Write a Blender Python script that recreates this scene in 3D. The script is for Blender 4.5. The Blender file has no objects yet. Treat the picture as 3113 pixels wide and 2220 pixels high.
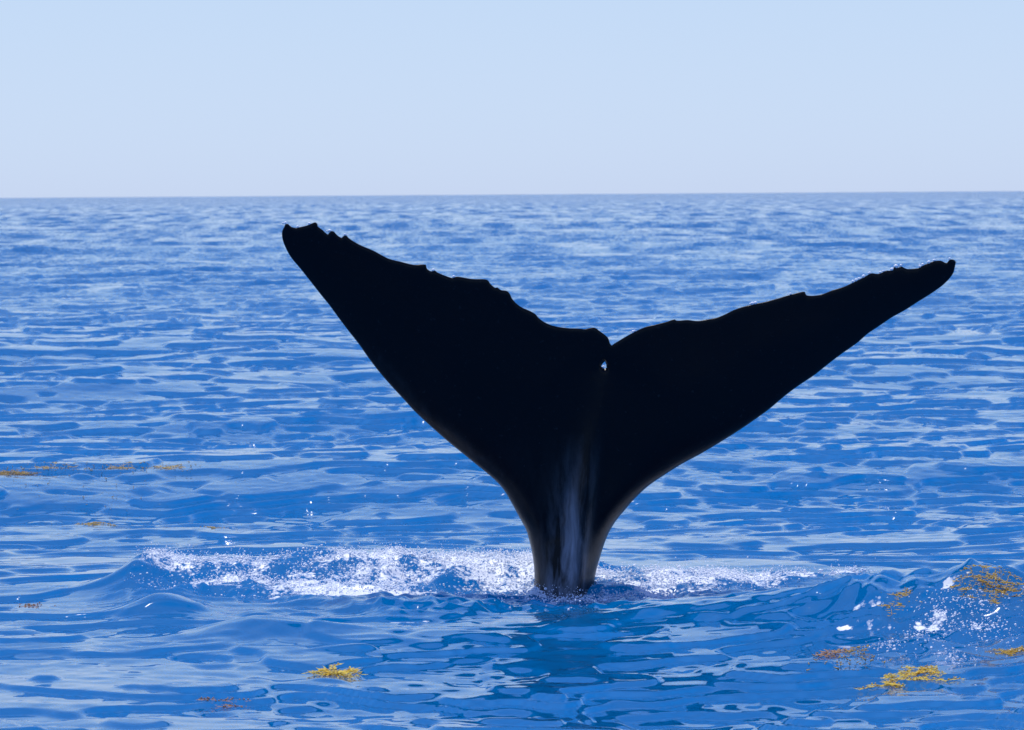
import bpy, math, random
import numpy as np
from mathutils import Vector, Euler
from mathutils.geometry import delaunay_2d_cdt

rng = np.random.default_rng(7)
random.seed(7)
scene = bpy.context.scene
col = scene.collection

# ------------------------------------------------------------------ camera
W, HH = 3113.0, 2220.0            # photograph size, used only to read directions
S0 = 0.001956                     # metres per photo pixel at the whale (span about 4 m)
DW = 24.0                         # distance to the whale
F = DW / S0                       # focal length in photo pixels
HC = 2.37                         # eye height above the mean water level
ROLL = math.atan2(21.0, W)        # the horizon climbs to the right
PITCH = math.atan2(1110 - 590.5, F)

cam_data = bpy.data.cameras.new("camera")
cam = bpy.data.objects.new("camera", cam_data)
col.objects.link(cam)
cam.location = (0, 0, HC)
cam.rotation_euler = (Euler((math.pi / 2 - PITCH, 0, 0)).to_matrix() @ Euler((0, 0, -ROLL)).to_matrix()).to_euler()
cam_data.sensor_width = 36.0
cam_data.lens = F / W * 36.0
cam_data.clip_start = 0.5
cam_data.clip_end = 40000
cam_data.dof.use_dof = True
cam_data.dof.focus_distance = 23.8
cam_data.dof.aperture_fstop = 10.0
scene.camera = cam
RM = np.array(cam.rotation_euler.to_matrix())

def ray(u, v):
    d = np.array([(u - W / 2) / F, -(v - HH / 2) / F, -1.0])
    d = RM @ d
    return d / d[1]               # y component 1: point = cam + d * y

# ------------------------------------------------------------------ light
SUN_EL, SUN_AZ = math.radians(76), math.radians(-24)   # ahead, a little to the left
world = bpy.data.worlds.new("World")
scene.world = world
world.use_nodes = True
nt = world.node_tree
nt.nodes.clear()
sky = nt.nodes.new("ShaderNodeTexSky")
sky.sky_type = 'NISHITA'
sky.sun_disc = False
sky.sun_elevation = SUN_EL
sky.sun_rotation = SUN_AZ
sky.altitude = 0
sky.air_density = 0.6
sky.dust_density = 0.5
sky.ozone_density = 10.0
bg = nt.nodes.new("ShaderNodeBackground")
bg.inputs[1].default_value = 0.10
wo = nt.nodes.new("ShaderNodeOutputWorld")
# hazy tropical air: the sky stays pale low down and deepens further up
def vm(op, a, b):
    n = nt.nodes.new("ShaderNodeVectorMath")
    n.operation = op
    for i, x in enumerate((a, b)):
        if isinstance(x, tuple):
            n.inputs[i].default_value = x
        else:
            nt.links.new(x, n.inputs[i])
    return n.outputs[0]
sq = vm('MULTIPLY', sky.outputs[0], sky.outputs[0])
hill = vm('DIVIDE', sq, vm('ADD', sq, (1.6, 3.0, 2.0)))
nt.links.new(vm('MULTIPLY', hill, (6.45, 7.85, 9.35)), bg.inputs[0])
nt.links.new(bg.outputs[0], wo.inputs[0])

sun_data = bpy.data.lights.new("sun", 'SUN')
sun_data.energy = 3.6
sun_data.angle = math.radians(0.53)
sun_data.color = (1.0, 0.96, 0.9)
sun = bpy.data.objects.new("sun", sun_data)
col.objects.link(sun)
sdir = Vector((math.sin(SUN_AZ) * math.cos(SUN_EL), math.cos(SUN_AZ) * math.cos(SUN_EL), math.sin(SUN_EL)))
sun.rotation_euler = sdir.to_track_quat('Z', 'Y').to_euler()

vs = scene.view_settings
vs.view_transform = 'Standard'
vs.look = 'None'
vs.exposure = 0.06
vs.gamma = 1.0
scene.cycles.sample_clamp_indirect = 4.0
scene.cycles.sample_clamp_direct = 2.0

# ------------------------------------------------------------------ materials
def mat(name):
    m = bpy.data.materials.new(name)
    m.use_nodes = True
    t = m.node_tree
    return m, t, t.nodes["Principled BSDF"]

def node(t, kind, **kw):
    n = t.nodes.new(kind)
    for k, v in kw.items():
        if k.startswith("i_"):
            n.inputs[k[2:].replace("_", " ")].default_value = v
        else:
            setattr(n, k, v)
    return n

def math_node(t, op, a, b=None, c=None, clamp=False):
    n = t.nodes.new("ShaderNodeMath")
    n.operation = op
    n.use_clamp = clamp
    for i, x in enumerate((a, b, c)):
        if x is None:
            continue
        if isinstance(x, (int, float)):
            n.inputs[i].default_value = x
        else:
            t.links.new(x, n.inputs[i])
    return n.outputs[0]

# water -------------------------------------------------------------
WATER_COL = (0.0, 0.092, 0.262, 1)
m_water, t, p = mat("sea_water")
p.inputs["IOR"].default_value = 1.42
p.inputs["Specular IOR Level"].default_value = 0.5
p.subsurface_method = 'BURLEY'            # daylight spreads sideways under the surface
p.inputs["Subsurface Weight"].default_value = 1.0
p.inputs["Subsurface Radius"].default_value = (1.0, 1.0, 1.0)
p.inputs["Subsurface Scale"].default_value = 1.6
geo = node(t, "ShaderNodeNewGeometry")
tc = node(t, "ShaderNodeTexCoord")
att_f = node(t, "ShaderNodeAttribute", attribute_name="foam")
att_r = node(t, "ShaderNodeAttribute", attribute_name="chop")
# ripples finer than the mesh turn the normal
n1 = node(t, "ShaderNodeTexNoise", i_Scale=5.5, i_Detail=3.0, i_Roughness=0.6)
t.links.new(tc.outputs["Object"], n1.inputs["Vector"])
sub = node(t, "ShaderNodeVectorMath", operation='SUBTRACT')
sub.inputs[1].default_value = (0.5, 0.5, 0.5)
# wave groups beyond the reach of the mesh
mpw = node(t, "ShaderNodeMapping")
mpw.inputs["Scale"].default_value = (0.55, 0.10, 1)
t.links.new(tc.outputs["Object"], mpw.inputs["Vector"])
n1b = node(t, "ShaderNodeTexNoise", i_Scale=1.0, i_Detail=4.0, i_Roughness=0.65)
t.links.new(mpw.outputs[0], n1b.inputs["Vector"])
avg = node(t, "ShaderNodeMix", data_type='RGBA', i_Factor=0.5)
t.links.new(n1.outputs["Color"], avg.inputs["A"])
t.links.new(n1b.outputs["Color"], avg.inputs["B"])
mul = node(t, "ShaderNodeVectorMath", operation='MULTIPLY')
t.links.new(avg.outputs["Result"], sub.inputs[0])
t.links.new(sub.outputs[0], mul.inputs[0])
mul.inputs[1].default_value = (1, 1, 0)
bias = node(t, "ShaderNodeVectorMath", operation='ADD')     # the fronts of far waves, which run this way, are the faces in view
bias.inputs[1].default_value = (0, -0.035, 0)
sc_ = node(t, "ShaderNodeVectorMath", operation='SCALE')
t.links.new(mul.outputs[0], bias.inputs[0])
t.links.new(bias.outputs[0], sc_.inputs[0])
t.links.new(att_r.outputs["Fac"], sc_.inputs["Scale"])
add = node(t, "ShaderNodeVectorMath", operation='ADD')
t.links.new(geo.outputs["Normal"], add.inputs[0])
t.links.new(sc_.outputs[0], add.inputs[1])
nrm = node(t, "ShaderNodeVectorMath", operation='NORMALIZE')
t.links.new(add.outputs[0], nrm.inputs[0])
t.links.new(nrm.outputs[0], p.inputs["Normal"])
# foam: bubbles gather in ragged shreds
n2 = node(t, "ShaderNodeTexNoise", i_Scale=9.0, i_Detail=6.0, i_Roughness=0.7)
t.links.new(tc.outputs["Object"], n2.inputs["Vector"])
v2 = node(t, "ShaderNodeTexVoronoi", i_Scale=38.0)
t.links.new(tc.outputs["Object"], v2.inputs["Vector"])
pat = math_node(t, 'ADD', math_node(t, 'MULTIPLY', n2.outputs["Fac"], 1.5),
                math_node(t, 'MULTIPLY', v2.outputs["Distance"], -0.35))
thr = math_node(t, 'SUBTRACT', 1.09, math_node(t, 'MULTIPLY', att_f.outputs["Fac"], 1.0))
ff = math_node(t, 'MULTIPLY', math_node(t, 'SUBTRACT', pat, thr), 5.0, clamp=True)
ff = math_node(t, 'MULTIPLY', ff, math_node(t, 'MULTIPLY', att_f.outputs["Fac"], 8.0, clamp=True), clamp=True)
p.inputs["Base Color"].default_value = WATER_COL
p.inputs["Roughness"].default_value = 0.03
pf_ = node(t, "ShaderNodeBsdfPrincipled")
pf_.inputs["Base Color"].default_value = (0.66, 0.70, 0.75, 1)
pf_.inputs["Roughness"].default_value = 0.45
mixs = node(t, "ShaderNodeMixShader")
t.links.new(ff, mixs.inputs[0])
t.links.new(p.outputs[0], mixs.inputs[1])
t.links.new(pf_.outputs[0], mixs.inputs[2])
t.links.new(mixs.outputs[0], t.nodes["Material Output"].inputs["Surface"])

# spray and bubbles ---------------------------------------------------
m_spray, t, p = mat("spray_white")
p.inputs["Base Color"].default_value = (0.85, 0.88, 0.92, 1)
p.inputs["Roughness"].default_value = 0.22
p.inputs["Specular IOR Level"].default_value = 0.8

# whale skin -----------------------------------------------------------
m_skin, t, p = mat("wet_whale_skin")
tc = node(t, "ShaderNodeTexCoord")
mp = node(t, "ShaderNodeMapping")
mp.inputs["Scale"].default_value = (7.0, 7.0, 1.1)
t.links.new(tc.outputs["Object"], mp.inputs["Vector"])
n1 = node(t, "ShaderNodeTexNoise", i_Scale=1.6, i_Detail=5.0, i_Roughness=0.6, i_Distortion=0.4)
t.links.new(mp.outputs[0], n1.inputs["Vector"])
att = node(t, "ShaderNodeAttribute", attribute_name="pale")
r1 = math_node(t, 'MULTIPLY', math_node(t, 'SUBTRACT', n1.outputs["Fac"], 0.40), 3.0, clamp=True)
pf = math_node(t, 'MULTIPLY', r1, att.outputs["Fac"], clamp=True)
n3 = node(t, "ShaderNodeTexNoise", i_Scale=30.0, i_Detail=4.0, i_Roughness=0.7)
t.links.new(tc.outputs["Object"], n3.inputs["Vector"])
fleck = math_node(t, 'MULTIPLY', math_node(t, 'SUBTRACT', n3.outputs["Fac"], 0.62), 6.0, clamp=True)
pf2 = math_node(t, 'ADD', pf, math_node(t, 'MULTIPLY', fleck, 0.06), clamp=True)
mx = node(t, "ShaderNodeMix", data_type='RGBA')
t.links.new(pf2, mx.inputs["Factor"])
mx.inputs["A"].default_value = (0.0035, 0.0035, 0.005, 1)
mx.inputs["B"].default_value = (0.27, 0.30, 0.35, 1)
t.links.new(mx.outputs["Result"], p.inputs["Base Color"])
p.inputs["Roughness"].default_value = 0.4
p.inputs["IOR"].default_value = 1.25
p.inputs["Specular IOR Level"].default_value = 0.25
p.inputs["Coat Weight"].default_value = 0.35            # film of water
p.inputs["Coat IOR"].default_value = 1.33
p.inputs["Coat Roughness"].default_value = 0.22
bmp = node(t, "ShaderNodeBump", i_Strength=0.18, i_Distance=0.01)
t.links.new(n3.outputs["Fac"], bmp.inputs["Height"])
t.links.new(bmp.outputs[0], p.inputs["Normal"])

def weed_mat(name, c1, c2):
    m, t, p = mat(name)
    tc = node(t, "ShaderNodeTexCoord")
    n = node(t, "ShaderNodeTexNoise", i_Scale=22.0, i_Detail=3.0)
    t.links.new(tc.outputs["Object"], n.inputs["Vector"])
    x = node(t, "ShaderNodeMix", data_type='RGBA')
    t.links.new(math_node(t, 'MULTIPLY', math_node(t, 'SUBTRACT', n.outputs["Fac"], 0.3), 2.5, clamp=True), x.inputs["Factor"])
    x.inputs["A"].default_value = (*c1, 1)
    x.inputs["B"].default_value = (*c2, 1)
    t.links.new(x.outputs["Result"], p.inputs["Base Color"])
    p.inputs["Roughness"].default_value = 0.35
    tl = node(t, "ShaderNodeBsdfTranslucent")          # thin wet blades let the sun through
    t.links.new(x.outputs["Result"], tl.inputs["Color"])
    ms = node(t, "ShaderNodeMixShader")
    ms.inputs[0].default_value = 0.5
    t.links.new(p.outputs[0], ms.inputs[1])
    t.links.new(tl.outputs[0], ms.inputs[2])
    t.links.new(ms.outputs[0], t.nodes["Material Output"].inputs["Surface"])
    return m

WEED = {
    'yellow': weed_mat("weed_yellow", (0.82, 0.58, 0.06), (0.92, 0.78, 0.20)),
    'gold': weed_mat("weed_gold", (0.56, 0.38, 0.06), (0.72, 0.54, 0.13)),
    'brown': weed_mat("weed_brown", (0.34, 0.24, 0.10), (0.50, 0.38, 0.18)),
    'tan': weed_mat("weed_tan", (0.60, 0.44, 0.16), (0.78, 0.64, 0.32)),
    'rust': weed_mat("weed_rust", (0.50, 0.28, 0.14), (0.62, 0.42, 0.24)),
}
m_bladder = weed_mat("weed_bladder", (0.72, 0.52, 0.12), (0.85, 0.70, 0.28))

# ------------------------------------------------------------------ helpers
def mesh_obj(name, verts, faces, material, parent=None, smooth=True):
    me = bpy.data.meshes.new(name)
    v = np.asarray(verts, dtype=np.float32)
    f = np.asarray(faces, dtype=np.int32)
    me.vertices.add(len(v))
    me.vertices.foreach_set("co", v.ravel())
    k = f.shape[1]
    me.loops.add(f.size)
    me.loops.foreach_set("vertex_index", f.ravel())
    me.polygons.add(len(f))
    me.polygons.foreach_set("loop_start", np.arange(0, f.size, k, dtype=np.int32))
    me.update(calc_edges=True)
    me.validate()
    me.polygons.foreach_set("use_smooth", np.full(len(me.polygons), smooth))
    me.materials.append(material)
    o = bpy.data.objects.new(name, me)
    col.objects.link(o)
    o.parent = parent
    return o

def tag(o, label=None, category=None, group=None, kind=None):
    for k, v in (("label", label), ("category", category), ("group", group), ("kind", kind)):
        if v:
            o[k] = v
    return o

def fattr(o, name, arr):
    a = o.data.attributes.new(name, 'FLOAT', 'POINT')
    a.data.foreach_set("value", np.asarray(arr, dtype=np.float32))

def sstep(a, b, x):
    q = np.clip((x - a) / (b - a), 0, 1)
    return q * q * (3 - 2 * q)

def value_noise(x, y, seed):
    """smooth lattice noise in 0..1"""
    r = np.random.default_rng(seed)
    tab = r.random(4096)
    xi, yi = np.floor(x).astype(np.int64), np.floor(y).astype(np.int64)
    fx, fy = x - xi, y - yi
    fx, fy = fx * fx * (3 - 2 * fx), fy * fy * (3 - 2 * fy)
    def h(a, b):
        return tab[(a * 73856093 ^ b * 19349663) & 4095]
    return (h(xi, yi) * (1 - fx) + h(xi + 1, yi) * fx) * (1 - fy) + (h(xi, yi + 1) * (1 - fx) + h(xi + 1, yi + 1) * fx) * fy

def poly_dist(px, py, poly):
    """distance to a closed polygon, positive inside"""
    d2 = np.full(px.shape, 1e9)
    inside = np.zeros(px.shape, bool)
    n = len(poly)
    for i in range(n):
        ax, ay = poly[i]; bx, by = poly[(i + 1) % n]
        ex, ey = bx - ax, by - ay
        q = np.clip(((px - ax) * ex + (py - ay) * ey) / (ex * ex + ey * ey + 1e-12), 0, 1)
        d2 = np.minimum(d2, (px - ax - q * ex) ** 2 + (py - ay - q * ey) ** 2)
        c = ((ay > py) != (by > py)) & (px < (bx - ax) * (py - ay) / (by - ay + 1e-12) + ax)
        inside ^= c
    return np.where(inside, 1, -1) * np.sqrt(d2)

def ground(u, v, z=0.0):
    d = ray(u, v)
    y = (z - HC) / d[2]
    return d[0] * y, y

# ------------------------------------------------------------------ sea
# grid: rings round the boat, fine where the whale is, wider with distance
def axis_r():
    r, out = 1.5, []
    while r < 20000:
        out.append(r)
        if r < 14.5:
            r += 0.08 + (14.5 - r) * 0.05
        elif 22.3 < r < 27.6:
            r += 0.020
        elif r < 34:
            r += 0.034
        else:
            r += 0.036 * (r / 34) ** 2
    return np.array(out + [20000.0, 20000.0])
R = axis_r()
half = np.arange(0, 9.8, 0.032)
tail, a, st = [], half[-1], 0.032
while a < 180:
    st = min(st * 1.22, 6.0)
    a += st
    if a < 180:
        tail.append(a)
half = np.concatenate([half, np.array(tail), [180.0]])
TH = np.radians(np.concatenate([-half[:0:-1], half[:-1]]))     # -180 .. <180, closed ring
NR, NT = len(R), len(TH)
DR = np.gradient(R)
DT = np.gradient(TH)
rr, tt = np.meshgrid(R, TH, indexing='ij')
X0 = (rr * np.sin(tt)).ravel()
Y0 = (rr * np.cos(tt)).ravel()
spacing = np.maximum(np.where(rr > 60, 0.4, 1 - 0.6 * np.clip((rr - 34) / 26, 0, 1)) * DR[:, None], rr * np.abs(DT)[None, :] * 1.0).ravel()

# patches of smoother and rougher water
patch = 0.62 + 0.85 * value_noise(X0 / 2.6 + 11, Y0 / 3.6 + 3, 3) * (0.5 + value_noise(X0 / 7.0, Y0 / 9.0 + 5, 4))
# the slick behind the whale
slick = np.exp(-((X0 + 0.6) / 5.0) ** 2 - ((Y0 - 27.2) / 2.0) ** 2)
patch *= 1 - 0.42 * slick
patch *= 1 + 0.20 * np.exp(-((Y0 - 20.0) / 2.6) ** 2)       # livelier water on this side of the tail

comps = []
def band(n, l0, l1, slope, spread, main):
    for i in range(n):
        lam = l0 * (l1 / l0) ** ((i + rng.random()) / n)
        ang = main + rng.normal() * spread
        comps.append((lam, ang, slope / math.sqrt(n) * math.sqrt(2) * (0.6 + 0.8 * rng.random()), rng.random() * 2 * math.pi))
MAIN = math.radians(-75)                     # waves run towards the boat, a little to the right
band(5, 24, 60, 0.018, 0.25, MAIN)
band(6, 12, 24, 0.012, 0.30, MAIN)
band(10, 6.0, 12, 0.022, 0.5, MAIN)
band(22, 2.4, 6.0, 0.040, 0.75, MAIN + 0.15)
band(44, 0.85, 2.4, 0.062, 1.2, MAIN + 0.05)
band(54, 0.32, 0.85, 0.064, 1.25, MAIN - 0.1)
band(36, 0.15, 0.32, 0.032, 1.4, MAIN)

DX = np.zeros_like(X0); DY = np.zeros_like(X0); Z0 = np.zeros_like(X0); ZS = np.zeros_like(X0); ZT = np.zeros_like(X0)
lost = np.zeros_like(X0)                      # slope variance the mesh cannot carry
for lam, ang, sl, ph in comps:
    k = 2 * math.pi / lam
    kx, ky = k * math.cos(ang), k * math.sin(ang)
    # how much of this wave each cell can hold
    keep = sstep(1.6, 3.2, lam / spacing)
    amp = sl / k
    m = keep * (patch if lam < 3.0 else 1.0)
    idx = np.nonzero(keep > 0.001)[0]
    phi = kx * X0[idx] + ky * Y0[idx] + ph
    c, s = np.cos(phi), np.sin(phi)
    mm = (m if np.isscalar(m) else m[idx]) * amp
    Z0[idx] += mm * c
    if lam < 5:
        ZS[idx] += mm * c
    if 0.32 <= lam < 3.0:
        ZT[idx] += mm * c
    ch = 0.6
    DX[idx] -= ch * mm * math.cos(ang) * s
    DY[idx] -= ch * mm * math.sin(ang) * s
    lost += 0.5 * sl * sl * (1 - keep ** 2)

near0 = np.nonzero((Y0 > 17) & (Y0 < 31) & (np.abs(X0) < 5))[0]
# small waves: flat tops and hollows, quick slopes between
# (a slow ramp under the steps turns them into wind waves: backs tilted away, fronts facing the boat)
YW = np.clip(-(X0 * math.cos(MAIN) + Y0 * math.sin(MAIN)), 15.0, None)
YR = np.clip(YW / 24.0, None, 8.0)
stepz = 0.030 * YR ** 0.7
fade = 1 - sstep(90, 190, np.hypot(X0, Y0))
TILT = 0.020
ramp = TILT / 0.030 * 24.0 / 0.3 * YR ** 0.3
ramp = ramp + 1.1 * value_noise(X0 / 1.3 + 9, Y0 / 1.6 + 4, 33) + 0.7 * value_noise(X0 / 0.5, Y0 / 0.6 + 4, 34)
uu = ZT / stepz + ramp * fade
fl = np.floor(uu)
fr = sstep(0.5 - 0.13, 0.5 + 0.13, uu - fl)
dZ = 0.86 * stepz * (fl + fr - uu)
Z0 += dZ
LN = 2.2 * (ZS - ZT) + 0.9 * (ZT + dZ)
LEANX, LEANY = LN * math.cos(MAIN), LN * math.sin(MAIN)
# disturbed water round the tail ---------------------------------------
foam_px = [(300, 1808), (380, 1765), (520, 1722), (760, 1703), (1000, 1672), (1300, 1690), (1620, 1700), (1840, 1706),
           (2050, 1738), (2300, 1748), (2520, 1736), (2700, 1728), (2700, 1752), (2480, 1772), (2250, 1800),
           (2050, 1824), (1900, 1848), (1650, 1856), (1420, 1862), (1200, 1880), (1120, 1866), (1000, 1846), (830, 1824), (560, 1815), (400, 1828)]
foam_poly = [ground(u, v, 0.03) for u, v in foam_px]
near = np.nonzero((Y0 > 17) & (Y0 < 31) & (np.abs(X0) < 5))[0]
xn, yn = X0[near], Y0[near]
fd = poly_dist(xn, yn, foam_poly)
inner = sstep(-0.10, 0.22, fd)

def bumps(x, y, lam, seed):
    o = np.zeros_like(x)
    for j, (q, w) in enumerate(((1.0, 1.0), (0.5, 0.5), (0.26, 0.27))):
        n = value_noise(x / (lam * q) + 31.7 * j, y / (lam * q) + 17.1 * j, seed + j)
        o += w * (1 - np.abs(2 * n - 1) * 1.6)
    return o / 1.77
rough = bumps(xn, yn, 0.30, 40) - 0.35
big = value_noise(xn / 0.75 + 4, yn / 0.9 + 8, 60)
zadd = inner * (0.004 + 0.075 * rough + 0.060 * (big - 0.4))
# a ridge of churned water running behind the tail, lower to the right
ridge_y = np.interp(xn, [-2.6, -1.2, -0.1, 0.6, 1.4, 2.3], [24.5, 24.8, 24.75, 24.5, 24.4, 24.5])
zadd -= 0.045 * np.exp(-((xn - 0.31) / 0.6) ** 2 - ((yn - 23.5) / 0.6) ** 2)
ridge_h = np.interp(xn, [-2.7, -2.2, -1.2, 0.0, 0.6, 1.4, 2.4, 2.6], [0.0, 0.08, 0.14, 0.11, 0.08, 0.07, 0.05, 0.0])
zadd += ridge_h * np.exp(-((yn - ridge_y) / np.where(yn < ridge_y, 0.50, 0.35)) ** 2)
def mound(x, y, h, wx, wf, wb):
    return h * np.exp(-((xn - x) / wx) ** 2 - ((yn - y) / np.where(yn < y, wf, wb)) ** 2)
def mound_at(u, vtop, r, wx, wf, wb):
    d = ray(u, vtop)
    return mound(d[0] * r, r, HC + d[2] * r, wx, wf, wb)
zadd += mound_at(420, 1748, 24.3, 0.19, 0.28, 0.35)
zadd += mound_at(770, 1886, 21.6, 0.34, 0.26, 0.6)
zadd += mound_at(480, 1815, 22.9, 0.20, 0.28, 0.5)
# swell in the foreground on the right, steep towards the boat
cu = [(1700, 1868, 22.6), (2000, 1858, 22.4), (2250, 1856, 22.1), (2500, 1824, 21.8), (2700, 1788, 21.6), (2900, 1758, 21.45), (3113, 1750, 21.4), (3300, 1758, 21.4), (3600, 1850, 21.6)]
cx, cy, chh = [], [], []
for u, v, r in cu:
    d = ray(u, v); cx.append(d[0] * r); cy.append(r); chh.append(max(0.0, HC + d[2] * r))
ycr = np.interp(xn, cx, cy) + 0.12 * (value_noise(xn / 0.5, yn * 0 + 1, 71) - 0.5)
hcr = np.interp(xn, cx, chh, left=0.0, right=0.0)
sw = hcr * np.exp(-((yn - ycr) / np.where(yn < ycr, 0.62, 1.1)) ** 2)
us = sw / 0.06 + 1.6 * value_noise(xn / 0.45 + 2, yn / 0.35, 73) + 0.7 * value_noise(xn / 0.17, yn / 0.15, 74)
fs = np.floor(us)
sw = np.where(sw > 0.004, sw + 0.72 * 0.06 * (fs + sstep(0.25, 0.75, us - fs) - us) * sstep(0.0, 0.06, sw), sw)
zadd += sw
zadd += 0.6 * sw * (bumps(xn, yn, 0.55, 80) - 0.35) * 0.5
zadd += 0.034 * sstep(0.03, 0.2, sw) * (bumps(xn * 0.8 + yn * 0.3, yn, 0.34, 84) - 0.35)
zadd += 0.022 * np.exp(-((yn - 21.6) / 1.6) ** 2) * (xn < 0.8) * (bumps(xn * 0.6, yn, 0.30, 87) - 0.35)
Z0[near] = Z0[near] * (1 - 0.35 * inner) + zadd

def first_hit(u, v):
    d = ray(u, v)
    ys = np.arange(17.5, 30.0, 0.02)
    r, th = np.hypot(d[0] * ys, ys), math.atan2(d[0], 1.0)
    i = np.clip(np.searchsorted(R, r), 0, NR - 1)
    j = min(int(np.searchsorted(TH, th)), NT - 1)
    h = np.nonzero(HC + d[2] * ys <= Z0[i * NT + j])[0]
    y = ys[h[0]] if len(h) else 30.0
    return d[0] * y, y, 0
foam = np.zeros_like(X0)
fm = sstep(-0.05, 0.30, fd) * (0.10 + 1.15 * (0.65 * value_noise(xn / 0.34 + 3, yn / 0.5, 90) + 0.35 * value_noise(xn / 0.13, yn / 0.2, 91)))
# more white towards the back crest and close round the body
fm *= 0.68 + 0.5 * np.exp(-((yn - ridge_y) / 0.6) ** 2)
body = np.exp(-(((xn - 0.31) / 0.45) ** 2 + ((yn - 23.9) / 0.5) ** 2))
fm *= 0.45 + 0.55 * sstep(23.1, 23.9, yn)
fm = np.maximum(fm, 0.5 * body)
def streak(u0, v0, u1, v1, w, s):
    a, b = ground(u0, v0, 0.03), ground(u1, v1, 0.03)
    ex, ey = b[0] - a[0], b[1] - a[1]
    q = np.clip(((xn - a[0]) * ex + (yn - a[1]) * ey) / (ex * ex + ey * ey), 0, 1)
    return s * np.exp(-(((xn - a[0] - q * ex) ** 2 + ((yn - a[1] - q * ey) * 0.5) ** 2) / w ** 2))
fm = np.maximum(fm, streak(1130, 1806, 1530, 1822, 0.045, 0.95))
for u0, v0, u1, v1, w, s_ in ((960, 1800, 1130, 1808, 0.16, 1.0), (1000, 1735, 1075, 1728, 0.09, 0.95), (840, 1740, 960, 1735, 0.08, 0.9), (590, 1788, 800, 1782, 0.06, 0.95),
                              (1320, 1745, 1370, 1740, 0.06, 0.9), (1870, 1740, 1990, 1750, 0.09, 0.95), (1930, 1780, 2050, 1800, 0.08, 0.9), (2050, 1760, 2300, 1762, 0.07, 0.8),
                              (1090, 1690, 1200, 1695, 0.09, 0.9), (1380, 1705, 1420, 1705, 0.08, 0.9), (1500, 1710, 1600, 1712, 0.09, 0.9), (1630, 1820, 1690, 1816, 0.05, 0.9)):
    fm = np.maximum(fm, streak(u0, v0, u1, v1, w, s_))
fm = np.maximum(fm, streak(1180, 1890, 1290, 1885, 0.022, 0.8) * (0.4 + 0.8 * value_noise(xn / 0.06, yn / 0.1, 97)))
# shreds of foam riding on the foam-flecked swell
for u0, v0, u1, v1, w, s_ in ((2605, 1845, 2680, 1832, 0.028, 0.85), (2860, 1780, 2935, 1752, 0.035, 0.9), (2600, 1888, 2655, 1876, 0.028, 0.85), (2550, 1905, 2590, 1900, 0.018, 0.8),
                              (2620, 1908, 2650, 1906, 0.020, 0.8), (2670, 1915, 2700, 1908, 0.020, 0.8), (2850, 1868, 2870, 1880, 0.035, 0.75), (2790, 1912, 2850, 1908, 0.030, 0.8),
                              (2950, 1906, 3020, 1915, 0.025, 0.65), (2330, 1912, 2350, 1912, 0.02, 0.6), (2430, 1945, 2450, 1942, 0.02, 0.6)):
    (xa, ya, _), (xb, yb, _) = first_hit(u0, v0), first_hit(u1, v1)
    ex, ey = xb - xa, yb - ya
    q = np.clip(((xn - xa) * ex + (yn - ya) * ey) / (ex * ex + ey * ey + 1e-9), 0, 1)
    dq = np.hypot(xn - xa - q * ex, (yn - ya - q * ey) * 0.6)
    fm = np.maximum(fm, 0.86 * s_ * np.exp(-(dq / (1.25 * w)) ** 2) * (0.35 + 0.95 * value_noise(xn / 0.045, yn / 0.06, 95)))
foam[near] = fm

# wind waves lean the way they run: gentle backs, steep fronts
PX, PY, PZ = X0 + DX + LEANX, Y0 + DY + LEANY, Z0
ii = (np.arange(NR - 1)[:, None] * NT + np.arange(NT)[None, :]).ravel()
jj = (np.arange(NR - 1)[:, None] * NT + (np.arange(NT)[None, :] + 1) % NT).ravel()
faces = np.stack([ii, ii + NT, jj + NT, jj], axis=1)
sea = mesh_obj("sea", np.stack([PX, PY, PZ], axis=1), faces, m_water)
tag(sea, "deep blue rippled sea with pale sky reflections", "sea", kind="structure")
fattr(sea, "foam", foam)
fattr(sea, "chop", 0.06 + 20.0 * np.sqrt(lost))

def surf(x, y):
    """displaced surface point nearest to (x, y)"""
    r, th = math.hypot(x, y), math.atan2(x, y)
    i = min(max(int(np.searchsorted(R, r)), 0), NR - 1)
    j = min(max(int(np.searchsorted(TH, th)), 0), NT - 1)
    return i * NT + j
SX, SY = PX - X0, PY - Y0
def surf_z(x, y):
    """water height above (x, y), between the mesh points and with their sideways shift undone"""
    px, py = x, y
    for it in range(5):
        r, th = math.hypot(px, py), math.atan2(px, py)
        i = min(max(int(np.searchsorted(R, r)) - 1, 0), NR - 2)
        j = min(max(int(np.searchsorted(TH, th)) - 1, 0), NT - 2)
        a, b = (r - R[i]) / (R[i + 1] - R[i]), (th - TH[j]) / (TH[j + 1] - TH[j])
        q = i * NT + j
        w = ((q, (1 - a) * (1 - b)), (q + NT, a * (1 - b)), (q + 1, (1 - a) * b), (q + NT + 1, a * b))
        px, py = x - sum(SX[k] * f for k, f in w), y - sum(SY[k] * f for k, f in w)
    return sum(PZ[k] * f for k, f in w)
def surf_ray(u, v):
    """where the sight line through a photo pixel first meets the water"""
    d = ray(u, v)
    y, prev = 16.0, None
    while y < 60:
        g = HC + d[2] * y - surf_z(d[0] * y, y)
        if g <= 0:
            break
        y += max(0.012, min(0.5, 0.7 * g / 0.6))
    return d[0] * y, y, surf_z(d[0] * y, y)

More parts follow.
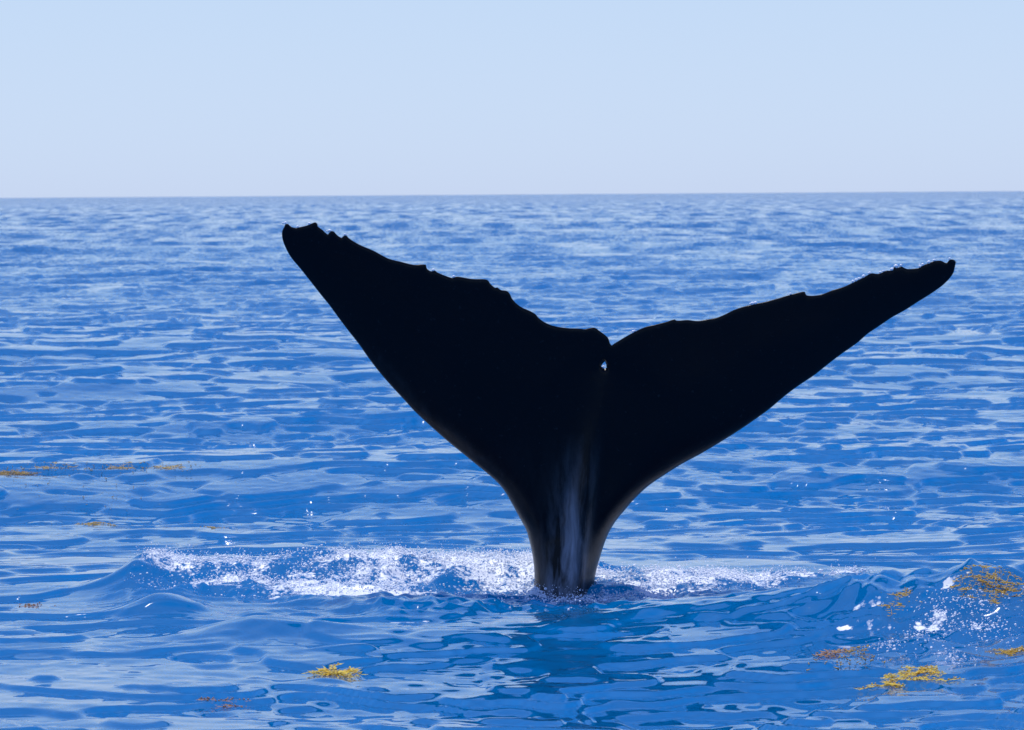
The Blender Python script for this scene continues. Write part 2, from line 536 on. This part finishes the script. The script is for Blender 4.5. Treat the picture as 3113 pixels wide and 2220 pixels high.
# ------------------------------------------------------------------ whale
trail_l = [(857, 712), (858, 702), (865, 688), (868, 681), (875, 681), (886, 690), (900, 693), (915, 690), (935, 685), (951, 678), (958, 675.5), (965, 681), (966, 688),
  (980, 699), (997, 713), (1002, 705), (1008, 702), (1015, 704), (1024, 714), (1038, 723), (1044, 718), (1053, 716), (1060, 724), (1093, 744),
  (1135, 762), (1157, 774), (1183, 787), (1219, 796), (1257, 805), (1294, 805), (1298, 817), (1311, 825), (1323, 823), (1329, 828), (1354, 838.5),
  (1375, 845), (1388, 841), (1434, 848), (1471, 849), (1483, 852), (1491, 863), (1505, 875), (1512, 874), (1523, 882), (1539, 884), (1549, 892),
  (1557, 908), (1569, 922), (1588, 935.5), (1612, 946), (1628, 955.5), (1640, 969), (1662, 983), (1692, 993), (1729, 998), (1763, 999), (1776, 1001),
  (1806, 996), (1822, 1006), (1840, 1019), (1849, 1028), (1854, 1043), (1859, 1050)]
trail_r = [(1859, 1050), (1880, 1037), (1905, 1022), (1929, 1009), (1960, 995), (1997, 986), (2028, 978), (2051, 971), (2057, 975), (2089, 973), (2120, 976),
  (2151, 971), (2182, 965), (2206, 955), (2231, 942.5), (2262, 932), (2292, 925), (2329, 917), (2372.5, 905), (2403, 896), (2446, 887), (2451, 897),
  (2474, 899), (2501, 894), (2527, 884), (2559, 874), (2575, 868), (2593, 859), (2612, 850), (2630, 841), (2649, 831), (2667, 833), (2681, 829),
  (2694, 823), (2712, 822), (2720, 811), (2728, 815), (2739, 810), (2750, 815), (2760, 818), (2792, 815), (2805, 807.5), (2824, 800), (2840, 794),
  (2861, 793), (2877, 800), (2887, 790), (2900, 790), (2906, 797)]
lead_r = [(2906, 797), (2902, 817), (2898, 831), (2885, 849), (2863, 870), (2829, 894), (2792, 917), (2750, 944), (2712, 965), (2675, 990), (2638, 1015), (2607, 1042),
  (2559, 1076), (2517, 1108), (2474, 1142), (2432, 1170), (2391, 1200), (2336, 1246), (2262, 1298.5), (2194, 1342), (2132, 1379), (2071, 1412), (2022, 1443),
  (1972, 1477), (1932, 1514), (1902, 1548), (1874, 1582), (1855, 1612), (1840, 1646), (1825, 1692), (1814, 1730), (1808, 1763), (1804, 1810), (1806, 1880), (1815, 1980), (1830, 2150)]
lead_l = [(1590, 2150), (1604, 1980), (1616, 1880), (1621, 1810), (1624, 1770), (1624, 1732), (1618.5, 1686), (1609, 1643), (1598.5, 1609), (1580, 1575.5), (1555, 1529), (1531, 1489),
  (1506, 1461), (1471, 1431), (1446, 1411), (1397, 1371), (1372, 1351), (1317, 1303), (1262, 1252), (1230, 1217), (1190, 1174), (1152.5, 1130.5), (1120, 1088), (1090.5, 1046),
  (1059, 1006), (1031, 969), (1002, 929), (980, 902), (948.5, 862), (915, 819.5), (884, 782), (869, 755), (859, 729), (857, 712)]
hole = [(1839, 1099), (1843, 1108), (1843.5, 1119), (1837, 1121), (1827.5, 1114), (1832, 1106)]

def resample(pts, step, smooth=True):
    p = np.array(pts, float)
    out = []
    n = len(p)
    for i in range(n - 1):
        p0, p1, p2, p3 = p[max(i - 1, 0)], p[i], p[i + 1], p[min(i + 2, n - 1)]
        m = max(1, int(round(np.linalg.norm(p2 - p1) / step)))
        for q in np.arange(m) / m:
            if smooth:
                l = np.linalg.norm(p2 - p1)
                m1 = (p2 - p0) / max(np.linalg.norm(p2 - p1) + np.linalg.norm(p1 - p0), 1e-6) * l if i else (p2 - p1)
                m2 = (p3 - p1) / max(np.linalg.norm(p3 - p2) + np.linalg.norm(p2 - p1), 1e-6) * l if i < n - 2 else (p2 - p1)
                out.append((2*q**3-3*q**2+1)*p1 + (q**3-2*q**2+q)*m1 + (-2*q**3+3*q**2)*p2 + (q**3-q**2)*m2)
            else:
                out.append(p1 + (p2 - p1) * q)
    return np.array(out)
oT = np.concatenate([resample(trail_l, 5), resample(trail_r, 5)])
oR = resample(lead_r, 7)
oB = resample([lead_r[-1], lead_l[0]], 15, False)
oL = resample(lead_l, 7)
outl = np.concatenate([oT, oR, oB, oL])
hol = resample(hole + [hole[0]], 4, False)

def seg_dist(px, py, poly, closed=False):
    d2 = np.full(px.shape, 1e12)
    n = len(poly)
    for i in range(n if closed else n - 1):
        ax, ay = poly[i]; bx, by = poly[(i + 1) % n]
        ex, ey = bx - ax, by - ay
        q = np.clip(((px - ax) * ex + (py - ay) * ey) / (ex * ex + ey * ey + 1e-12), 0, 1)
        d2 = np.minimum(d2, (px - ax - q * ex) ** 2 + (py - ay - q * ey) ** 2)
    return np.sqrt(d2)

gx, gy = np.meshgrid(np.arange(850, 2920, 11.0), np.arange(670, 2150, 11.0))
gx = gx.ravel() + rng.uniform(-2, 2, gx.size); gy = gy.ravel() + rng.uniform(-2, 2, gy.size)
dd = poly_dist(gx, gy, outl)
hd = poly_dist(gx, gy, hol)
ok = (dd > 13) & (hd < -8)
pts_in = np.stack([gx[ok], gy[ok]], axis=1)
# extra rows of points just inside the rim so that it rounds off
nxt, prv = np.roll(outl, -1, 0), np.roll(outl, 1, 0)
tg = nxt - prv; tg /= np.linalg.norm(tg, axis=1)[:, None] + 1e-9
nin = np.stack([-tg[:, 1], tg[:, 0]], axis=1)
rim = []
for dist in (1.6, 4.5, 9.0):
    c = outl + nin * dist
    d_ = poly_dist(c[:, 0], c[:, 1], outl); h_ = poly_dist(c[:, 0], c[:, 1], hol)
    g = (d_ > dist * 0.8) & (h_ < -4)
    rim.append(c[g])
allp = np.concatenate([outl, hol, pts_in] + rim)
no, nh = len(outl), len(hol)
edges = [(i, (i + 1) % no) for i in range(no)] + [(no + i, no + (i + 1) % nh) for i in range(nh)]
vo, eo, fo, ov, oe, of = delaunay_2d_cdt([Vector(q) for q in allp], edges, [], 0, 1e-4)
V2 = np.array([(q[0], q[1]) for q in vo])
T3 = np.array([tuple(q) for q in fo if len(q) == 3])
cen = V2[T3].mean(axis=1)
keepf = (poly_dist(cen[:, 0], cen[:, 1], outl) > 0) & (poly_dist(cen[:, 0], cen[:, 1], hol) < 0)
T3 = T3[keepf]
U, Vv = V2[:, 0], V2[:, 1]
d_lead = np.minimum(seg_dist(U, Vv, oR), seg_dist(U, Vv, oL)) * S0
d_trail = np.minimum(seg_dist(U, Vv, oT), seg_dist(U, Vv, hol, True)) * S0
up = (1800 - Vv) * S0
side = np.abs(U - 1800) * S0
Tt = np.interp(up, [-0.8, 0.0, 0.35, 0.75, 1.1, 2.2], [0.40, 0.27, 0.21, 0.13, 0.095, 0.075]) * np.interp(side, [0, 0.4, 2.1], [1.0, 0.9, 0.38])
wl = np.interp(up, [-0.8, 0.0, 0.4, 0.9, 1.4], [0.26, 0.185, 0.21, 0.30, 0.36])
h_lead = Tt * np.sqrt(np.clip(1 - (1 - np.minimum(d_lead / wl, 1)) ** 2, 0, 1))
h_trail = 0.15 * d_trail + 0.010 * np.sqrt(np.clip(d_trail / 0.02, 0, 1))
kk = 0.02
hq = np.clip(0.5 + 0.5 * (h_trail - h_lead) / kk, 0, 1)
hgt = h_trail * (1 - hq) + h_lead * hq - kk * hq * (1 - hq)
hgt = np.maximum(hgt, np.minimum(h_lead, h_trail) * 0.6)
# keel down the middle of the stock
uc = np.interp(Vv, [1100, 1250, 1400, 1600, 1800, 2150], [1836, 1815, 1792, 1768, 1748, 1720])
dk = (U - uc) * S0
ka = np.interp(Vv, [1130, 1300, 1480, 1650, 1800], [0.0, 0.035, 0.085, 0.10, 0.08])
keel = ka * np.where(dk > 0, np.exp(-(dk / 0.050) ** 2), np.exp(-(np.abs(dk) / 0.085) ** 1.6))
groove = -0.02 * np.exp(-((U - uc + 55) * S0 / 0.02) ** 2) * np.clip((Vv - 1400) / 100, 0, 1) * np.clip((1600 - Vv) / 80, 0, 1)
keel = (keel + groove) * np.clip(np.minimum(d_lead, d_trail) / 0.06, 0, 1)
und = 0.010 * (value_noise(U / 130, Vv / 130, 200) - 0.5) * np.clip(np.minimum(d_lead, d_trail) / 0.1, 0, 1)
# depth of the middle sheet: the tail leans back over the boat and is turned a little
lean = 0.30 * np.maximum(up - 0.30, 0) ** 1.15
yaw = 0.10 * (U - 1770) * S0
curl = 0.05 * (side ** 2)
ymid = DW - lean + yaw + curl * 0.6
onrim = (np.minimum(d_lead, d_trail) < 1e-5) | (Vv > 2149)
hgt = np.where(onrim, 0, hgt)
keel = np.where(onrim, 0, keel)
def to3(yv):
    d = (RM @ np.stack([(U - W / 2) / F, -(Vv - HH / 2) / F, -np.ones_like(U)]))
    d = d / d[1]
    return np.stack([d[0] * yv, yv, HC + d[2] * yv], axis=1)
front = to3(ymid - hgt - keel + und)
back = to3(ymid + hgt * 0.9)
nv = len(U)
remap = np.where(onrim, np.arange(nv), np.arange(nv) + nv)
Vall = np.concatenate([front, back])
a3 = V2[T3]
ar = (a3[:, 1, 0] - a3[:, 0, 0]) * (a3[:, 2, 1] - a3[:, 0, 1]) - (a3[:, 2, 0] - a3[:, 0, 0]) * (a3[:, 1, 1] - a3[:, 0, 1])
T3 = np.where((ar > 0)[:, None], T3[:, ::-1], T3)      # front faces the boat
Fall = np.concatenate([T3, remap[T3][:, ::-1]])
base = np.array([0.31, DW, 0.0])
used = np.unique(Fall)
lut = np.full(len(Vall), -1); lut[used] = np.arange(len(used))
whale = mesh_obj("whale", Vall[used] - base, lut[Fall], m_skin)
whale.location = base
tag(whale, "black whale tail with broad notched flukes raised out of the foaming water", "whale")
pale = np.clip((0.95 - up) / 0.9, 0, 1) * np.clip(d_lead / 0.06, 0, 1) * (0.06 + 1.35 * np.exp(-((dk + 0.06) / 0.11) ** 2))  # pale mottling of the stock, with its wet sheen put into the colour
pale2 = 0.05 * np.exp(-((d_lead - 0.045) / 0.03) ** 2) * (U < 1800) * np.clip((Vv - 850) / 250, 0, 1)  # reflected light along the left leading edge, painted as a pale line
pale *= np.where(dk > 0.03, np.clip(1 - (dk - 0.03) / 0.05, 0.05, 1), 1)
pale3 = 1.5 * np.exp(-(np.maximum(up, 0) / 0.26) ** 2) * np.exp(-((dk + 0.10) / 0.09) ** 2)  # more pale mottling and painted sheen just above the waterline
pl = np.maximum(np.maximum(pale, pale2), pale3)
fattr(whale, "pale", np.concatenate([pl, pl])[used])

# ------------------------------------------------------------------ spray
def ico():
    g = (1 + 5 ** 0.5) / 2
    v = np.array([(-1, g, 0), (1, g, 0), (-1, -g, 0), (1, -g, 0), (0, -1, g), (0, 1, g), (0, -1, -g), (0, 1, -g), (g, 0, -1), (g, 0, 1), (-g, 0, -1), (-g, 0, 1)]) / math.sqrt(1 + g * g)
    f = np.array([(0, 11, 5), (0, 5, 1), (0, 1, 7), (0, 7, 10), (0, 10, 11), (1, 5, 9), (5, 11, 4), (11, 10, 2), (10, 7, 6), (7, 1, 8), (3, 9, 4), (3, 4, 2), (3, 2, 6), (3, 6, 8), (3, 8, 9), (4, 9, 5), (2, 4, 11), (6, 2, 10), (8, 6, 7), (9, 8, 1)])
    return v, f
IV, IF = ico()
def drops(name, pos, rad, label, category, material=m_spray):
    pos = np.asarray(pos); rad = np.asarray(rad)
    n = len(pos)
    sc = rad[:, None] * rng.uniform(0.7, 1.3, (n, 3))
    v = (IV[None] * sc[:, None, :] + pos[:, None, :]).reshape(-1, 3)
    f = (IF[None] + (np.arange(n) * 12)[:, None, None]).reshape(-1, 3)
    o = mesh_obj(name, v, f, material)
    return tag(o, label, category, kind="stuff")

cand = near[(foam[near] > 0.18) & (fd > -0.12)]
wgt = np.clip(foam[cand] - 0.12, 0, 1) ** 2.0 * spacing[cand]
wgt *= np.exp(-np.maximum(0, np.abs(Y0[cand] - np.interp(X0[cand], [-2.6, -1.2, -0.1, 0.6, 1.4, 2.3], [24.5, 24.8, 24.75, 24.5, 24.4, 24.5])) - 0.2) / 0.8)
wgt /= wgt.sum()
pick = rng.choice(cand, 20000, p=wgt)
pos = np.stack([PX[pick], PY[pick], PZ[pick]], axis=1) + rng.normal(0, 0.03, (20000, 3)) * [1, 1, 0]
pos[:1100, 0] = 0.31 + rng.normal(0, 0.22, 1100)          # water tearing off the body
pos[:1100, 1] = 23.70 - rng.exponential(0.10, 1100)
for q in range(1100):
    pos[q, 2] = surf_z(pos[q, 0], pos[q, 1])
lift = rng.exponential(0.016, 20000)
lift[:1100] *= 1.5
pos[:, 2] += lift
rad = rng.gamma(2.5, 0.0011, 20000) + 0.0015
rad = np.where(lift > 0.03, rad * 0.6, rad)
drops("spray", pos, rad, "white spray and bubbles thrown up in a band round the whale tail", "spray")

# white drops standing in for sun glints along the wet fluke rim
gl = [(868, 680), (905, 690), (940, 682), (1004, 702), (1046, 716), (1314, 823), (1380, 842), (1929, 1007), (1924, 1010), (2288, 924), (2294, 922), (2403, 895), (2594, 857), (2601, 853), (2610, 849),
      (2627, 841), (2646, 832), (2678, 828), (2685, 825), (2710, 820), (2722, 812), (2738, 810), (2796, 813), (2805, 806), (2824, 799), (2838, 794), (2887, 789), (1836, 1119)]
gp, gr = [], []
tr = np.stack([U, Vv], axis=1)
for u, v in gl:
    k = int(np.argmin(np.where(onrim, (U - u) ** 2 + (Vv - v) ** 2, 1e9)))
    gp.append(front[k] + [0, 0.004, 0.005]); gr.append(random.uniform(0.008, 0.0125))
    gp.append(front[k] + [random.uniform(-.02, .02), 0.006, 0.004]); gr.append(random.uniform(0.004, 0.007))
drops("glint_drops", gp, gr, "white drops standing in for sun glints along the upper rim of the whale flukes", "drops")

# white drops modelled as the sun sparkle on the foam-flecked swell's face
sp, sr = [], []
for i in range(900):
    if i % 5:
        c = random.choice([(2870, 1865, 30, 28), (2850, 1880, 25, 20), (2790, 1930, 25, 12), (2975, 1905, 40, 14), (2990, 1850, 45, 18), (3010, 1915, 45, 22), (2700, 1965, 30, 8), (2900, 2000, 25, 14), (2920, 1815, 40, 18)])
        u, v = random.gauss(c[0], c[2]), random.gauss(c[1], c[3])
    else:
        u, v = random.uniform(2740, 3110), random.uniform(1780, 2010)
    x, y, z = surf_ray(min(u, 3150), v)
    if y < 23:
        jx, jy = random.uniform(-.02, .02), random.uniform(-.03, .03)
        sp.append((x + jx, y + jy, surf_z(x + jx, y + jy) + 0.001)); sr.append(min(0.0065, 0.002 + random.expovariate(1 / 0.002)))
drops("wave_glitter", sp, sr, "white drops modelled as sun sparkle on the steep face of the foam-flecked swell", "spray")

# ------------------------------------------------------------------ drifting seaweed
def weed(u, v, wpx, kind, label, dens=1.0, flat=1.0, seed=0):
    r = random.Random(seed)
    x, y, z = surf_ray(u, v)
    half = wpx * 0.5 * y / F
    root = bpy.data.objects.new("seaweed", None)
    col.objects.link(root)
    root.location = (x, y, z)
    root.empty_display_size = 0.1
    tag(root, label, "seaweed", "drifting seaweed clumps")
    V, Fc, B, Br = [], [], [], []
    def h(px, py):
        return surf_z(x + px, y + py) - z
    for s in range(int(14 * dens * (wpx / 110.0)) + 5):
        px, py = r.gauss(0, half * 0.45), r.gauss(0, half * 0.5)
        px = max(-half, min(half, px))
        a = r.uniform(0, 2 * math.pi)
        zz = -0.006 + r.random() * 0.012 * flat
        L = r.uniform(0.06, 0.13)
        nseg = 6
        prev = None
        for q in range(nseg):
            a += r.uniform(-0.4, 0.4)
            px += math.cos(a) * L / nseg; py += math.sin(a) * L / nseg
            zz = max(-0.008, zz + r.uniform(-0.004, 0.006) * flat)
            c = (px, py, h(px, py) + zz)
            if prev:                              # stem piece: thin three-sided tube
                b = len(V)
                for e in (prev, c):
                    V += [(e[0], e[1], e[2] + 0.0022), (e[0] + 0.002, e[1], e[2] - 0.0012), (e[0] - 0.002, e[1] + 0.001, e[2] - 0.0012)]
                Fc += [(b, b + 1, b + 4), (b, b + 4, b + 3), (b + 1, b + 2, b + 5), (b + 1, b + 5, b + 4), (b + 2, b, b + 3), (b + 2, b + 3, b + 5)]
            prev = c
            for w in range(2):                    # narrow leaf blades, folded along the rib
                la = a + r.choice((-1, 1)) * r.uniform(0.5, 1.2)
                ll, lw = r.uniform(0.02, 0.045), r.uniform(0.004, 0.008)
                tilt = r.uniform(-0.1, 0.30) * flat
                dx, dy, dz = math.cos(la) * ll, math.sin(la) * ll, ll * tilt
                nx_, ny_ = -math.sin(la) * lw, math.cos(la) * lw
                b = len(V)
                V += [c, (c[0] + dx * .5 + nx_, c[1] + dy * .5 + ny_, c[2] + dz * .6), (c[0] + dx, c[1] + dy, c[2] + dz), (c[0] + dx * .5 - nx_, c[1] + dy * .5 - ny_, c[2] + dz * .6), (c[0] + dx * .5, c[1] + dy * .5, c[2] + dz * .6 - 0.003)]
                Fc += [(b, b + 4, b + 1), (b + 1, b + 4, b + 2), (b, b + 3, b + 4), (b + 4, b + 3, b + 2)]
            if r.random() < 0.55:
                B.append((c[0] + r.uniform(-.01, .01), c[1] + r.uniform(-.01, .01), c[2] + 0.006)); Br.append(r.uniform(0.003, 0.0055))
    mesh_obj("fronds", V, Fc, WEED[kind], root)
    if B:
        B, Br = np.array(B), np.array(Br)
        v = (IV[None] * Br[:, None, None] + B[:, None, :]).reshape(-1, 3)
        f = (IF[None] + (np.arange(len(B)) * 12)[:, None, None]).reshape(-1, 3)
        tag(mesh_obj("air_bladders", v, f, m_bladder if kind != 'rust' else WEED['rust'], root), kind="stuff")
    return root

clumps = [
    (2770, 2062, 190, 'yellow', "long bright yellow seaweed raft in the pale trough before the foam-flecked swell", 1.5, 1.0),
    (3010, 1772, 165, 'gold', "golden brown seaweed mat draped over the crest of the foam-flecked swell", 3.0, 0.5),
    (2735, 1838, 80, 'gold', "small orange brown seaweed wisp beside a white foam patch on the swell", 0.7, 0.5),
    (2610, 1972, 120, 'brown', "dull brown seaweed strands at the foot of the foam-flecked swell", 0.5, 0.4),
    (2525, 1985, 30, 'rust', "tiny red seaweed tuft beside the dull brown strands", 0.8, 1.2),
    (3070, 1982, 110, 'gold', "olive gold seaweed strip low on the dark face of the swell", 1.4, 0.6),
    (1005, 2050, 80, 'yellow', "compact yellow orange seaweed tuft alone on dark blue water", 2.0, 1.3),
    (690, 2140, 110, 'rust', "thin reddish brown seaweed strand alone on smooth pale water", 0.5, 0.4),
    (35, 1442, 95, 'brown', "brown seaweed bunch at the end of the long drift line", 2.0, 1.2),
    (370, 1424, 80, 'tan', "pale yellow seaweed patch inside the long drift line", 0.9, 0.7),
    (500, 1422, 75, 'tan', "pale yellow seaweed patch at the outer tip of the long drift line", 0.9, 0.7),
    (170, 1420, 90, 'tan', "sparse tan seaweed wisps inside the long drift line", 0.5, 0.7),
    (300, 1592, 85, 'tan', "greyish tan seaweed mat on the dark front of a long low wave", 2.2, 0.4),
    (640, 1604, 85, 'tan', "faint tan seaweed film on a pale ripple behind the foam", 0.5, 0.3),
    (100, 1842, 60, 'rust', "small rusty seaweed strand floating past the dark mound where the foam ends", 0.6, 0.4),
]
for i, c in enumerate(clumps):
    weed(*c, seed=100 + i)

# loose bits of weed too many and too small to count
fv, ff_ = [], []
for i in range(230):
    g = random.random()
    if g < 0.6:
        u, v = random.uniform(0, 620), random.gauss(1424, 9)
    elif g < 0.75:
        u, v = random.uniform(20, 460), random.uniform(1440, 1560)
    else:
        u, v = random.gauss(2600, 70), random.gauss(2005, 18)
    x, y, z = surf_ray(u, v)
    a, l, w, hgt_ = random.uniform(0, 6.28), random.uniform(0.008, 0.028), random.uniform(0.003, 0.006), random.uniform(0.004, 0.02)
    b = len(fv)
    fv += [(x, y, z), (x + math.cos(a) * l, y + math.sin(a) * l, z + hgt_), (x - math.sin(a) * w, y + math.cos(a) * w, z + hgt_ * 0.7), (x + w, y - w, z + hgt_ * 0.5)]
    ff_ += [(b, b + 1, b + 2), (b, b + 2, b + 3), (b, b + 3, b + 1), (b + 1, b + 3, b + 2)]
o = mesh_obj("seaweed_crumbs", fv, ff_, WEED['tan'])
tag(o, "loose yellow seaweed crumbs scattered along the drift lines", "seaweed", kind="stuff")
